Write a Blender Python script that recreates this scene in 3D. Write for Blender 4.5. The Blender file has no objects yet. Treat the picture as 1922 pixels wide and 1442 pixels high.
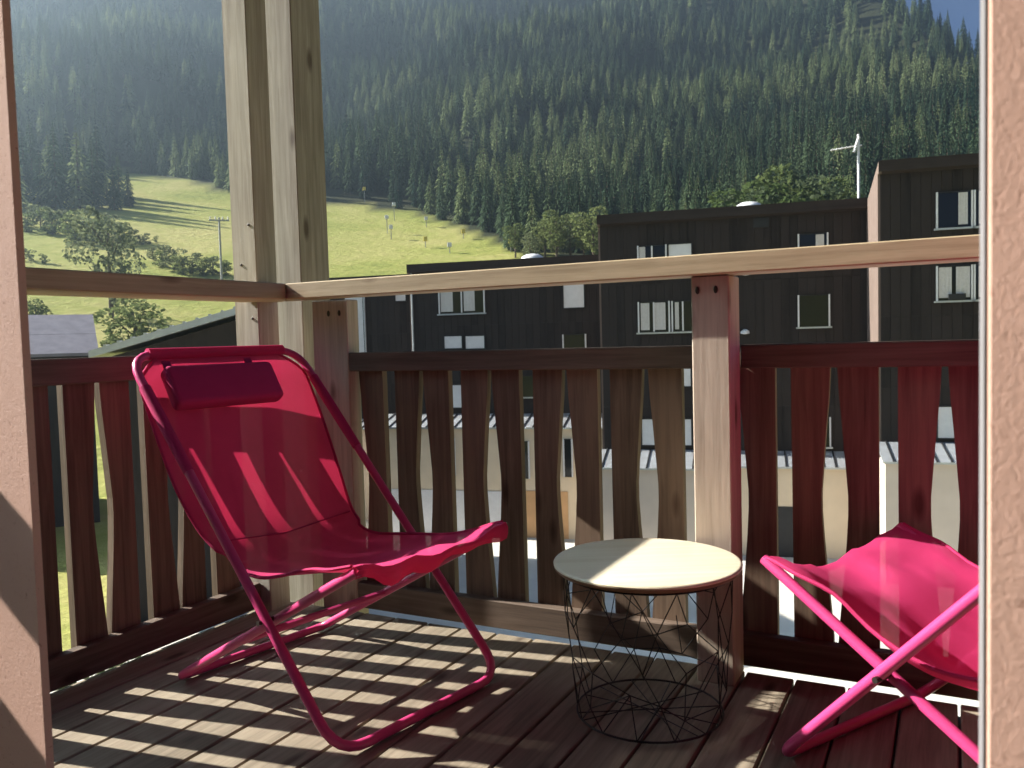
import bpy, bmesh, math, random
from mathutils import Matrix, Vector, noise
R = math.radians
sc = bpy.context.scene
col = sc.collection

# ------------------------------------------------------------------ camera
cam_d = bpy.data.cameras.new('camera')
cam = bpy.data.objects.new('camera', cam_d); col.objects.link(cam)
cam.matrix_world = Matrix(((0.8876054, -0.0002897, 0.4606046, 0.0),
                           (0.4597852, 0.0601824, -0.8859885, 0.0),
                           (-0.0274636, 0.9981874, 0.0535514, 0.90),
                           (0, 0, 0, 1)))
cam_d.sensor_width = 36.0
cam_d.lens = 1590.0 / 1922.0 * 36.0
cam_d.clip_start = 0.02; cam_d.clip_end = 6000
cam_d.dof.use_dof = True; cam_d.dof.focus_distance = 3.2; cam_d.dof.aperture_fstop = 9.0
sc.camera = cam

# ------------------------------------------------------------------ sky, sun, exposure
SUN_EL = 31.0
SUN_DIR = Vector((-math.cos(R(8.6)), -math.sin(R(8.6)), math.tan(R(SUN_EL)))).normalized()      # towards the sun
w = bpy.data.worlds.new('World'); sc.world = w; w.use_nodes = True
nt = w.node_tree
sky = nt.nodes.new('ShaderNodeTexSky'); sky.sky_type = 'NISHITA'; sky.sun_disc = False
sky.sun_elevation = R(SUN_EL)
sky.sun_rotation = math.atan2(SUN_DIR.x, SUN_DIR.y)
sky.altitude = 2200; sky.air_density = 0.45; sky.dust_density = 0.2
bg = nt.nodes['Background']; bg.inputs['Strength'].default_value = 0.05
nt.links.new(sky.outputs[0], bg.inputs[0])
sun_d = bpy.data.lights.new('sun', 'SUN'); sun_d.energy = 5.0; sun_d.angle = R(0.55); sun_d.color = (1.0, 0.95, 0.86)
sun = bpy.data.objects.new('sun', sun_d); col.objects.link(sun)
sun.rotation_euler = SUN_DIR.to_track_quat('Z', 'Y').to_euler(); sun.location = (-40, -5, 60)
sc.view_settings.view_transform = 'Standard'; sc.view_settings.look = 'None'
sc.view_settings.gamma = 1.0; sc.view_settings.use_curve_mapping = False
sc.view_settings.exposure = 1.75
sc.render.engine = 'CYCLES'
sc.cycles.use_denoising = True
sc.cycles.max_bounces = 8; sc.cycles.diffuse_bounces = 1; sc.cycles.transparent_max_bounces = 12
sc.cycles.volume_bounces = 0

# ------------------------------------------------------------------ helpers
def tag(o, label=None, cat=None, group=None, kind=None):
    if label: o['label'] = label
    if cat: o['category'] = cat
    if group: o['group'] = group
    if kind: o['kind'] = kind
    return o
def empty(name, loc=(0, 0, 0), rz=0.0, label=None, cat=None, group=None):
    o = bpy.data.objects.new(name, None); col.objects.link(o)
    o.location = loc; o.rotation_euler = (0, 0, rz); o.empty_display_size = 0.1
    return tag(o, label, cat, group)
def link(name, me, parent=None, loc=(0, 0, 0), rot=(0, 0, 0), scale=(1, 1, 1)):
    o = bpy.data.objects.new(name, me); col.objects.link(o)
    o.parent = parent; o.location = loc; o.rotation_euler = rot; o.scale = scale
    return o
class MB:
    def __init__(s): s.v = []; s.f = []; s.m = []
    def add(s, vs, fs, mi=0):
        b = len(s.v); s.v += [tuple(p) for p in vs]
        for f in fs: s.f.append(tuple(b + i for i in f)); s.m.append(mi)
        return s
    def box(s, x0, x1, y0, y1, z0, z1, mi=0):
        v = [(x0, y0, z0), (x1, y0, z0), (x1, y1, z0), (x0, y1, z0), (x0, y0, z1), (x1, y0, z1), (x1, y1, z1), (x0, y1, z1)]
        return s.add(v, [(0, 3, 2, 1), (4, 5, 6, 7), (0, 1, 5, 4), (1, 2, 6, 5), (2, 3, 7, 6), (3, 0, 4, 7)], mi)
    def bbox(s, x0, x1, y0, y1, z0, z1, b=0.004, seg=2, mi=0):
        bm = bmesh.new()
        m = Matrix.Translation(((x0 + x1) / 2, (y0 + y1) / 2, (z0 + z1) / 2)) @ Matrix.Diagonal((x1 - x0, y1 - y0, z1 - z0, 1))
        bmesh.ops.create_cube(bm, size=1.0, matrix=m)
        bmesh.ops.bevel(bm, geom=list(bm.edges), offset=b, segments=seg, affect='EDGES', profile=0.6)
        return s.bm(bm, mi)
    def bm(s, bm, mi=0):
        bm.verts.index_update()
        s.add([v.co[:] for v in bm.verts], [[v.index for v in f.verts] for f in bm.faces], mi); bm.free(); return s
    def tube(s, pts, r, n=8, closed=False, mi=0, caps=True):
        pts = [Vector(p) for p in pts]; N = len(pts); rings = []
        up = None
        for i in range(N):
            if closed: t = pts[(i + 1) % N] - pts[i - 1]
            else: t = pts[min(i + 1, N - 1)] - pts[max(i - 1, 0)]
            t.normalize()
            if up is None: up = Vector((0, 0, 1)) if abs(t.z) < 0.9 else Vector((1, 0, 0))
            a = t.cross(up).normalized(); b = a.cross(t).normalized(); up = b
            rr = r[i] if isinstance(r, (list, tuple)) else r
            rings.append([pts[i] + (a * math.cos(2 * math.pi * k / n) + b * math.sin(2 * math.pi * k / n)) * rr for k in range(n)])
        vs = [p for g in rings for p in g]; fs = []
        for i in range(N if closed else N - 1):
            j = (i + 1) % N
            for k in range(n):
                fs.append((i * n + k, i * n + (k + 1) % n, j * n + (k + 1) % n, j * n + k))
        if not closed and caps:
            fs.append(tuple(range(n))[::-1]); fs.append(tuple((N - 1) * n + k for k in range(n)))
        return s.add(vs, fs, mi)
    def lathe(s, prof, n=24, mi=0, cx=0, cy=0):
        vs = []; fs = []
        for (r, z) in prof:
            for k in range(n):
                a = 2 * math.pi * k / n; vs.append((cx + r * math.cos(a), cy + r * math.sin(a), z))
        for i in range(len(prof) - 1):
            for k in range(n):
                fs.append((i * n + k, i * n + (k + 1) % n, (i + 1) * n + (k + 1) % n, (i + 1) * n + k))
        fs.append(tuple(range(n))[::-1]); fs.append(tuple((len(prof) - 1) * n + k for k in range(n)))
        return s.add(vs, fs, mi)
    def prism(s, pts, axis, a0, a1, mi=0):
        # extrude a 2D polygon; axis 'x': pts are (y,z), 'y': (x,z), 'z': (x,y)
        def P(p, a):
            return (a, p[0], p[1]) if axis == 'x' else (p[0], a, p[1]) if axis == 'y' else (p[0], p[1], a)
        n = len(pts); vs = [P(p, a0) for p in pts] + [P(p, a1) for p in pts]
        fs = [tuple(range(n))[::-1], tuple(range(n, 2 * n))] + [(i, (i + 1) % n, n + (i + 1) % n, n + i) for i in range(n)]
        return s.add(vs, fs, mi)
    def mesh(s, name, mats, smooth=False):
        me = bpy.data.meshes.new(name); me.from_pydata(s.v, [], s.f)
        for m in (mats if isinstance(mats, (list, tuple)) else [mats]): me.materials.append(m)
        if any(s.m): me.polygons.foreach_set('material_index', s.m)
        bm = bmesh.new(); bm.from_mesh(me); bmesh.ops.recalc_face_normals(bm, faces=bm.faces); bm.to_mesh(me); bm.free()
        if smooth:
            me.polygons.foreach_set('use_smooth', [True] * len(me.polygons)); 
            me.set_sharp_from_angle(angle=R(42))
        me.update(); return me
    def build(s, name, mats, parent=None, smooth=False, **k):
        return link(name, s.mesh(name, mats, smooth), parent, **k)

# ------------------------------------------------------------------ materials
def new_mat(name):
    m = bpy.data.materials.new(name); m.use_nodes = True
    n = m.node_tree.nodes; l = m.node_tree.links
    return m, n, l, n['Principled BSDF']
def noise_node(n, l, vec, scale, detail=4, rough=0.55, dist=0.0):
    t = n.new('ShaderNodeTexNoise'); t.inputs['Scale'].default_value = scale; t.inputs['Detail'].default_value = detail
    t.inputs['Roughness'].default_value = rough; t.inputs['Distortion'].default_value = dist
    if vec is not None: l.new(vec, t.inputs['Vector'])
    return t
def ramp(n, l, fac, stops):
    r = n.new('ShaderNodeValToRGB'); e = r.color_ramp.elements
    while len(e) < len(stops): e.new(0.5)
    for k, (p, c) in enumerate(stops): e[k].position = p; e[k].color = (c[0], c[1], c[2], 1)
    l.new(fac, r.inputs[0]); return r
def bump(n, l, h, strength, dist, bsdf):
    b = n.new('ShaderNodeBump'); b.inputs['Strength'].default_value = strength; b.inputs['Distance'].default_value = dist
    l.new(h, b.inputs['Height']); l.new(b.outputs[0], bsdf.inputs['Normal']); return b
def wood(name, axis, dark, light, rough=0.7, grain=1.0, rnd=0.25, knots=True, bumpd=0.0012):
    m, n, l, p = new_mat(name)
    tc = n.new('ShaderNodeTexCoord'); oi = n.new('ShaderNodeObjectInfo')
    off = n.new('ShaderNodeVectorMath'); off.operation = 'SCALE'; off.inputs[0].default_value = (37.1, 19.7, 53.3)
    l.new(oi.outputs['Random'], off.inputs['Scale'])
    ad = n.new('ShaderNodeVectorMath'); l.new(tc.outputs['Object'], ad.inputs[0]); l.new(off.outputs[0], ad.inputs[1])
    mp = n.new('ShaderNodeMapping'); l.new(ad.outputs[0], mp.inputs[0])
    s = [28.0 * grain] * 3; s['xyz'.index(axis)] = 1.3 * grain; mp.inputs['Scale'].default_value = s
    g = noise_node(n, l, mp.outputs[0], 2.2, 7, 0.62, 0.5)
    broad = noise_node(n, l, ad.outputs[0], 3.0, 3)
    mx = n.new('ShaderNodeMath'); mx.operation = 'MULTIPLY_ADD'; mx.inputs[1].default_value = 0.35; l.new(broad.outputs[0], mx.inputs[0])
    l.new(g.outputs[0], mx.inputs[2])
    rr = n.new('ShaderNodeMath'); rr.operation = 'MULTIPLY_ADD'; rr.inputs[1].default_value = rnd; l.new(oi.outputs['Random'], rr.inputs[0]); l.new(mx.outputs[0], rr.inputs[2])
    cr = ramp(n, l, rr.outputs[0], [(0.45, dark), (0.95, light)])
    out = cr.outputs[0]
    if knots:
        mk = n.new('ShaderNodeMapping'); l.new(ad.outputs[0], mk.inputs[0])
        s2 = [9.0] * 3; s2['xyz'.index(axis)] = 3.2; mk.inputs['Scale'].default_value = s2
        v = n.new('ShaderNodeTexVoronoi'); v.inputs['Scale'].default_value = 1.0; l.new(mk.outputs[0], v.inputs['Vector'])
        kr = ramp(n, l, v.outputs['Distance'], [(0.07, (0.28, 0.22, 0.2)), (0.17, (1, 1, 1))])
        mm = n.new('ShaderNodeMixRGB'); mm.blend_type = 'MULTIPLY'; mm.inputs[0].default_value = 0.85
        l.new(out, mm.inputs[1]); l.new(kr.outputs[0], mm.inputs[2]); out = mm.outputs[0]
    l.new(out, p.inputs['Base Color']); p.inputs['Roughness'].default_value = rough; p.inputs['Specular IOR Level'].default_value = 0.3
    bump(n, l, g.outputs[0], 0.5, bumpd, p)
    return m
def plain(name, c, rough=0.6, metal=0.0, var=0.12, scale=6.0, spec=0.4, bumpd=0.0):
    m, n, l, p = new_mat(name); tc = n.new('ShaderNodeTexCoord')
    t = noise_node(n, l, tc.outputs['Object'], scale, 5)
    cr = ramp(n, l, t.outputs[0], [(0.3, [x * (1 - var) for x in c]), (0.7, [min(1, x * (1 + var)) for x in c])])
    l.new(cr.outputs[0], p.inputs['Base Color']); p.inputs['Roughness'].default_value = rough; p.inputs['Metallic'].default_value = metal
    p.inputs['Specular IOR Level'].default_value = spec
    if bumpd: bump(n, l, t.outputs[0], 0.6, bumpd, p)
    return m
def stucco(name, c, fine=60.0, depth=0.004):
    m, n, l, p = new_mat(name); tc = n.new('ShaderNodeTexCoord')
    mp = n.new('ShaderNodeMapping'); mp.inputs['Scale'].default_value = (1.0, 1.0, 0.8); l.new(tc.outputs['Object'], mp.inputs[0])
    a = noise_node(n, l, mp.outputs[0], fine, 6, 0.6, 0.8); b = noise_node(n, l, tc.outputs['Object'], 3.0, 4)
    cr = ramp(n, l, b.outputs[0], [(0.3, [x * 0.92 for x in c]), (0.7, [x * 1.06 for x in c])])
    pit = ramp(n, l, a.outputs[0], [(0.30, (0.55, 0.45, 0.40)), (0.38, (1, 1, 1))])
    mm = n.new('ShaderNodeMixRGB'); mm.blend_type = 'MULTIPLY'; mm.inputs[0].default_value = 0.8
    l.new(cr.outputs[0], mm.inputs[1]); l.new(pit.outputs[0], mm.inputs[2]); l.new(mm.outputs[0], p.inputs['Base Color'])
    p.inputs['Roughness'].default_value = 0.9; bump(n, l, a.outputs[0], 0.85, depth, p)
    return m
def leaf_mat(name, c1, c2, trans=0.35, rnd=0.5):
    m, n, l, p = new_mat(name)
    oi = n.new('ShaderNodeObjectInfo'); geo = n.new('ShaderNodeNewGeometry'); 
    t = noise_node(n, l, geo.outputs['Position'], 0.02, 3)
    a = n.new('ShaderNodeMath'); a.operation = 'MULTIPLY_ADD'; a.inputs[1].default_value = rnd; l.new(oi.outputs['Random'], a.inputs[0])
    b = n.new('ShaderNodeMath'); b.operation = 'MULTIPLY_ADD'; b.inputs[1].default_value = 1.5; b.inputs[2].default_value = -0.75 + (0.5 - rnd / 2)
    l.new(t.outputs[0], b.inputs[0]); l.new(b.outputs[0], a.inputs[2])
    cr = ramp(n, l, a.outputs[0], [(0.15, c1), (0.9, c2)])
    l.new(cr.outputs[0], p.inputs['Base Color']); p.inputs['Roughness'].default_value = 0.9; p.inputs['Specular IOR Level'].default_value = 0.06
    tr = n.new('ShaderNodeBsdfTranslucent'); l.new(cr.outputs[0], tr.inputs[0])
    mx = n.new('ShaderNodeMixShader'); mx.inputs[0].default_value = trans
    l.new(p.outputs[0], mx.inputs[1]); l.new(tr.outputs[0], mx.inputs[2]); l.new(mx.outputs[0], n['Material Output'].inputs[0])
    return m
def fabric(name, c, see=0.12, trans=0.42):
    m, n, l, p = new_mat(name); tc = n.new('ShaderNodeTexCoord')
    t = noise_node(n, l, tc.outputs['Object'], 14.0, 4); wv = noise_node(n, l, tc.outputs['Object'], 420.0, 2)
    cr = ramp(n, l, t.outputs[0], [(0.3, [x * 0.9 for x in c]), (0.7, c)])
    l.new(cr.outputs[0], p.inputs['Base Color']); p.inputs['Roughness'].default_value = 0.8; p.inputs['Specular IOR Level'].default_value = 0.2
    bump(n, l, wv.outputs[0], 0.25, 0.0006, p)
    tr = n.new('ShaderNodeBsdfTranslucent'); tr.inputs[0].default_value = (min(1, c[0] * 1.05), c[1] * 0.8, c[2] * 0.6, 1)
    mx = n.new('ShaderNodeMixShader'); mx.inputs[0].default_value = trans
    l.new(p.outputs[0], mx.inputs[1]); l.new(tr.outputs[0], mx.inputs[2])
    ts = n.new('ShaderNodeBsdfTransparent'); m2 = n.new('ShaderNodeMixShader'); m2.inputs[0].default_value = see
    l.new(mx.outputs[0], m2.inputs[1]); l.new(ts.outputs[0], m2.inputs[2]); l.new(m2.outputs[0], n['Material Output'].inputs[0])
    return m

M = {}
M['deck'] = wood('deck_wood', 'y', (0.16, 0.13, 0.094), (0.37, 0.31, 0.23), 0.75, rnd=0.2)
M['slat'] = wood('slat_wood', 'z', (0.070, 0.048, 0.035), (0.24, 0.165, 0.115), 0.7)
M['rail_x'] = wood('rail_wood_x', 'x', (0.070, 0.050, 0.038), (0.19, 0.138, 0.104), 0.72)
M['rail_y'] = wood('rail_wood_y', 'y', (0.070, 0.050, 0.038), (0.19, 0.138, 0.104), 0.72)
M['hand_x'] = wood('handrail_wood_x', 'x', (0.34, 0.255, 0.155), (0.60, 0.475, 0.31), 0.6)
M['hand_y'] = wood('handrail_wood_y', 'y', (0.34, 0.255, 0.155), (0.60, 0.475, 0.31), 0.6)
M['post'] = wood('post_wood', 'z', (0.33, 0.26, 0.20), (0.60, 0.50, 0.40), 0.72)
M['tall'] = wood('tall_post_wood', 'z', (0.22, 0.185, 0.145), (0.46, 0.41, 0.335), 0.78, rnd=0.1)
M['stucco'] = stucco('pink_stucco', (0.60, 0.365, 0.285), 190.0, 0.0009)
M['soffit'] = wood('soffit_wood', 'x', (0.06, 0.04, 0.03), (0.12, 0.08, 0.055))
M['fabric'] = fabric('pink_sling', (0.76, 0.055, 0.205), 0.035, 0.28)
M['pad'] = fabric('pink_pad', (0.66, 0.04, 0.17), 0.0, 0.05)
M['tube'] = plain('pink_tube', (0.72, 0.065, 0.23), 0.32, 0, 0.06, 9, 0.5)
M['black_wire'] = plain('black_wire', (0.012, 0.012, 0.013), 0.45, 0.2, 0.1)
M['top'] = wood('pale_table_top', 'x', (0.74, 0.64, 0.45), (0.90, 0.83, 0.66), 0.35, 0.5, 0.0, False, 0.0002)
M['top_edge'] = plain('table_edge', (0.22, 0.12, 0.07), 0.5)
M['screw'] = plain('dark_screw', (0.05, 0.04, 0.035), 0.5, 0.6)
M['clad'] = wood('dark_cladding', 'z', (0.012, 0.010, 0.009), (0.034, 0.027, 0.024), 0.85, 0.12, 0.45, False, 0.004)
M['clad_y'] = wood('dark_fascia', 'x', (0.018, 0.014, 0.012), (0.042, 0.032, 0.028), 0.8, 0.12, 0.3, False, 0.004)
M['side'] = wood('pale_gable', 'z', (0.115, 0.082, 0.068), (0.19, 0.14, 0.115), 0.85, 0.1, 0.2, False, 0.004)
M['white'] = plain('white_paint', (0.78, 0.78, 0.78), 0.5, 0, 0.04)
M['cream'] = plain('cream_render', (0.80, 0.67, 0.49), 0.9, 0, 0.06, 1.2, 0.2, 0.004)
M['greige'] = plain('greige_render', (0.70, 0.61, 0.50), 0.9, 0, 0.06, 1.2, 0.2, 0.004)
M['orange'] = plain('orange_render', (0.66, 0.40, 0.20), 0.9, 0, 0.08, 2.0)
M['metal'] = plain('metal_roof', (0.50, 0.52, 0.54), 0.38, 0.5, 0.1, 3)
M['reveal_shade'] = plain('reveal_shade_grey', (0.22, 0.21, 0.215), 0.7)  # grey that paints shade on the wall's end face
M['dark'] = plain('dark_trim', (0.02, 0.02, 0.022), 0.5)
M['violet_roof'] = plain('violet_grey_roof', (0.27, 0.25, 0.28), 0.8, 0, 0.14, 2, 0.3, 0.01)
M['grey_pole'] = plain('grey_pole', (0.36, 0.36, 0.35), 0.6)
M['curtain'] = plain('net_curtain', (0.62, 0.60, 0.57), 0.9, 0, 0.1, 20)
M['yellow'] = plain('yellow_head', (0.75, 0.6, 0.12), 0.6)
M['bark'] = plain('bark', (0.09, 0.065, 0.045), 0.95, 0, 0.3, 8)
M['needle'] = leaf_mat('spruce_needles', (0.022, 0.048, 0.032), (0.10, 0.142, 0.070), 0.42)
M['needle_lit'] = leaf_mat('sun_toned_needles', (0.11, 0.15, 0.065), (0.21, 0.25, 0.12), 0.45)  # paler needle copy, sunlight on the crowns put into the colour
M['leaf'] = leaf_mat('broad_leaves', (0.065, 0.100, 0.032), (0.165, 0.195, 0.075), 0.45)
M['leaf2'] = leaf_mat('grey_leaves', (0.075, 0.105, 0.055), (0.170, 0.190, 0.100), 0.45)
# glass
m, n, l, p = new_mat('window_glass'); p.inputs['Base Color'].default_value = (0.012, 0.013, 0.015, 1); p.inputs['Roughness'].default_value = 0.06
p.inputs['Specular IOR Level'].default_value = 0.3; M['glass'] = m
# ground
m, n, l, p = new_mat('meadow_grass'); geo = n.new('ShaderNodeNewGeometry')
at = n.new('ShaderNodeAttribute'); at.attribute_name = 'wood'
a = noise_node(n, l, geo.outputs['Position'], 0.03, 6, 0.6); b = noise_node(n, l, geo.outputs['Position'], 0.6, 6, 0.65)
ad = n.new('ShaderNodeMath'); ad.operation = 'MULTIPLY_ADD'; ad.inputs[1].default_value = 0.45; l.new(b.outputs[0], ad.inputs[0]); l.new(a.outputs[0], ad.inputs[2])
cr = ramp(n, l, ad.outputs[0], [(0.46, (0.12, 0.16, 0.034)), (0.68, (0.27, 0.285, 0.066)), (0.88, (0.38, 0.345, 0.125))])
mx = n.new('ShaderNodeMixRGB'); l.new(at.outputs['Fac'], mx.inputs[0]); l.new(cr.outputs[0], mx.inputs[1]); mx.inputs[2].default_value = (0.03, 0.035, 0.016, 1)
l.new(mx.outputs[0], p.inputs['Base Color']); p.inputs['Roughness'].default_value = 0.95; p.inputs['Specular IOR Level'].default_value = 0.1
bump(n, l, b.outputs[0], 0.7, 0.5, p); M['grass'] = m
M['yard'] = plain('pale_paving', (0.62, 0.59, 0.53), 0.9, 0, 0.10, 0.5, 0.2, 0.01)

# ------------------------------------------------------------------ terrain
PROF = [(0, -7.3), (48, -7.3), (58, -6.5), (75, -3.5), (100, 1.5), (170, 20), (250, 42), (350, 84), (500, 165), (700, 290), (900, 430), (1400, 760)]
VIEW = -27.4
def interp(x, tab):
    if x <= tab[0][0]: return tab[0][1]
    for (a, b), (c, d) in zip(tab, tab[1:]):
        if x <= c: return b + (d - b) * (x - a) / (c - a)
    return tab[-1][1]
def sm(a, b, x):
    t = min(1, max(0, (x - a) / (b - a))); return t * t * (3 - 2 * t)
CAP = [(-90, 30), (-16, 27), (-9, 21.0), (-3, 18.4), (0, 16.9), (6, 14.5), (20, 11.5), (60, 9)]
def prof_z(r):                      # smoothed profile
    return (interp(r - 12, PROF) + 2 * interp(r, PROF) + interp(r + 12, PROF)) / 4 if r > 70 else interp(r, PROF)
RC = {}
def ridge_r(az):
    k = round(az)
    if k not in RC:
        def solve(cap):
            t = math.tan(R(cap)); r = 150
            while r < 1300 and (prof_z(r) - 0.9) / r < t: r += 5
            return r
        RC[k] = solve(interp(k, CAP))
    return RC[k]
def ridge_s(az):
    f = math.floor(az); return ridge_r(f) + (ridge_r(f + 1) - ridge_r(f)) * (az - f)
def terrain(x, y):
    r = math.hypot(x, y); az = math.degrees(math.atan2(x, y))
    d = (az - VIEW + 180) % 360 - 180
    azc = max(-89, min(59, VIEW + d))
    rc = ridge_s(azc)
    z = prof_z(min(r, rc)) - max(0, r - rc) * 0.35
    k = 1 - 0.75 * sm(45, 120, abs(d)) if d > 0 else 1 - 0.75 * sm(42, 110, abs(d))
    z = -7.3 + (z + 7.3) * k
    amp = sm(210, 420, r) * 24 + sm(90, 160, r) * 0.8
    q = Vector((x / 95, y / 95, 0.3))
    z += amp * (noise.noise(q) + 0.5 * noise.noise(q * 2.3)) 
    return z
BND = [(-75, 262), (-63, 272), (-57, 290), (-53, 298), (-51.5, 312), (-50.5, 294), (-45.4, 256), (-39, 236), (-35, 233), (-31.5, 208), (-29, 180), (-26.5, 157), (-21, 141), (-10, 132), (20, 130), (40, 140)]
def in_wood(r, az): return r > interp(az, BND)
radii = [0, 4, 10, 20, 32, 44, 52, 60] + list(range(68, 180, 8)) + list(range(180, 460, 10)) + list(range(460, 700, 18))
azs = []
a_ = -180.0
while a_ < 180:
    azs.append(a_); dd = abs((a_ - VIEW + 180) % 360 - 180); a_ += 1.0 if dd < 50 else 6.0
vs = [(0, 0, -7.3)]; wd = [0.0]; fs = []
NA = len(azs)
for r in radii[1:]:
    for az in azs:
        x, y = r * math.sin(R(az)), r * math.cos(R(az)); vs.append((x, y, terrain(x, y)))
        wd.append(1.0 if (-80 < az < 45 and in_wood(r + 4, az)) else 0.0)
for k in range(NA): fs.append((0, 1 + (k + 1) % NA, 1 + k))
for i in range(len(radii) - 2):
    for k in range(NA):
        b0 = 1 + i * NA; b1 = b0 + NA; k2 = (k + 1) % NA
        fs.append((b0 + k, b0 + k2, b1 + k2, b1 + k))
me = bpy.data.meshes.new('hillside'); me.from_pydata(vs, [], fs); me.materials.append(M['grass'])
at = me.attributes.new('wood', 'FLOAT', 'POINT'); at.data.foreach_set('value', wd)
bm = bmesh.new(); bm.from_mesh(me); bmesh.ops.recalc_face_normals(bm, faces=bm.faces)
if sum(f.normal.z for f in bm.faces) < 0: bmesh.ops.reverse_faces(bm, faces=bm.faces)
bm.to_mesh(me); bm.free(); me.polygons.foreach_set('use_smooth', [True] * len(me.polygons))
tag(link('hillside', me), kind='structure')

# ------------------------------------------------------------------ balcony: deck, walls, roof
deck = empty('balcony_deck'); tag(deck, kind='structure')
PIT = 0.1252; x = -2.0507
pm = MB().bbox(-PIT / 2 + 0.003, PIT / 2 - 0.003, -0.9, 2.236, -0.028, 0.0, 0.003, 1).mesh('plank', M['deck'])
xs = []
while x < 1.3: xs.append(x); x += PIT
for x in xs: link('plank', pm, deck, loc=(x + 0.001, 0, random.Random(int(x * 1000)).uniform(-0.0012, 0.0012)))
MB().box(-2.075, 1.3, -0.9, 2.234, -0.06, -0.0295).build('gap_backing', M['dark'], deck)  # dark sheet added so the bright yard does not show between planks
for yy in (0.1, 0.8, 1.5, 2.12):
    MB().box(-2.1, 1.3, yy - 0.035, yy + 0.035, -0.2, -0.061).build('joist', M['rail_x'], deck)

o = MB().prism([(-1.155, 0.75), (-1.155, 0.738), (-2.075, 0.80), (-2.075, 0.95), (-1.5, 0.92)], 'z', 0.002, 2.70).build('stucco_wall', M['stucco'])
tag(o, 'pink stucco wall at the left edge beside the slatted side railing', 'wall')
o = MB().prism([(0.0201, 0.75), (0.0201, 0.655), (0.0235, 0.651), (1.15, 0.553), (1.15, 0.75)], 'z', 0.002, 2.70).build('stucco_wall', M['stucco'])
tag(o, 'pink stucco wall at the right edge, hiding half of a pink chair', 'wall')
MB().bbox(0.0192, 0.0200, 0.653, 0.7515, 0.003, 2.698, 0.0003, 1).build('reveal_shade_strip', M['reveal_shade'], o)  # added strip, colours the stucco reveal as if in shade
o = MB().box(-2.25, 1.3, -1.0, -0.9, -0.3, 2.698).build('unseen_back_wall', M['clad']); tag(o, 'unseen back wall, added dark to block skylight on the balcony', 'wall')  # unseen wall put in to block sky, dark to limit bounce
o = MB().box(0.74, 0.82, 0.78, 2.23, 0.002, 2.698).build('bounce_blocker', M['clad']); tag(o, 'unseen dark screen added behind the sunlit chair to cut bounce light', 'wall')  # unseen, added to keep bounce light off the posts and deck
rf = empty('balcony_roof', (0, 0, 2.70), label='plank soffit carried by the two tall corner posts', cat='roof')
for k in range(22):
    MB().box(-2.25, 1.3, -0.75 + k * 0.145, -0.75 + k * 0.145 + 0.142, 0.0, 0.03).build('plank', M['soffit'], rf)
MB().box(-2.3, 1.35, -0.8, 2.45, 0.032, 0.12).build('roof_slab', M['violet_roof'], rf)

# tall corner posts
def post(name, b, mat, label, cat, screws=()):
    o = MB().bbox(*b, 0.003, 1).build(name, mat); tag(o, label, cat)
    return o
screw_me = MB().lathe([(0.0045, 0), (0.0045, 0.002), (0.003, 0.003)], 8).mesh('screw', M['screw'])
p1 = post('corner_post', (-2.15, -2.044, 2.12, 2.216, -7.28, 2.698), M['tall'], 'tall square timber post left of the pair at the balcony corner', 'post')
p2 = post('corner_post', (-2.195, -2.036, 2.327, 2.483, -7.28, 2.698), M['tall'], 'tall square timber post right of the pair at the balcony corner', 'post')
for (px, pz) in ((-2.07, 0.99), (-2.11, 1.17), (-2.07, 1.30)):
    link('screw', screw_me, p1, loc=(px, 2.1195, pz), rot=(R(90), 0, 0))

# balustrades
def slat_mesh(name, z0, z1, flip):
    zs = [z0, 0.10, 0.18, 0.27, 0.36, 0.43, 0.48, 0.56, 0.65, 0.73, 0.80, z1]
    hg = [0.006, 0.006, 0.012, 0.020, 0.027, 0.031, 0.031, 0.025, 0.018, 0.011, 0.007, 0.007]    # half gap on the shaped edge
    f = -1 if flip else 1
    bm = bmesh.new(); A = []; B = []
    for z, g in zip(zs, hg):
        A.append([bm.verts.new((f * 0.022, yy, z)) for yy in (0, 0.025)]); B.append([bm.verts.new((f * (0.125 - g), yy, z)) for yy in (0, 0.025)])
    for i in range(len(zs) - 1):
        for q in ((A[i][0], B[i][0], B[i + 1][0], A[i + 1][0]), (A[i][1], A[i + 1][1], B[i + 1][1], B[i][1]),
                  (A[i][0], A[i + 1][0], A[i + 1][1], A[i][1]), (B[i][0], B[i][1], B[i + 1][1], B[i + 1][0])): bm.faces.new(q)
    bm.faces.new((A[0][0], A[0][1], B[0][1], B[0][0])); bm.faces.new((A[-1][0], B[-1][0], B[-1][1], A[-1][1]))
    bmesh.ops.recalc_face_normals(bm, faces=bm.faces)
    return MB().bm(bm).mesh(name, M['slat'])
sl_a = slat_mesh('slat', 0.022, 0.845, False); sl_b = slat_mesh('slat', 0.022, 0.845, True)
rng = random.Random(4)
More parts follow.
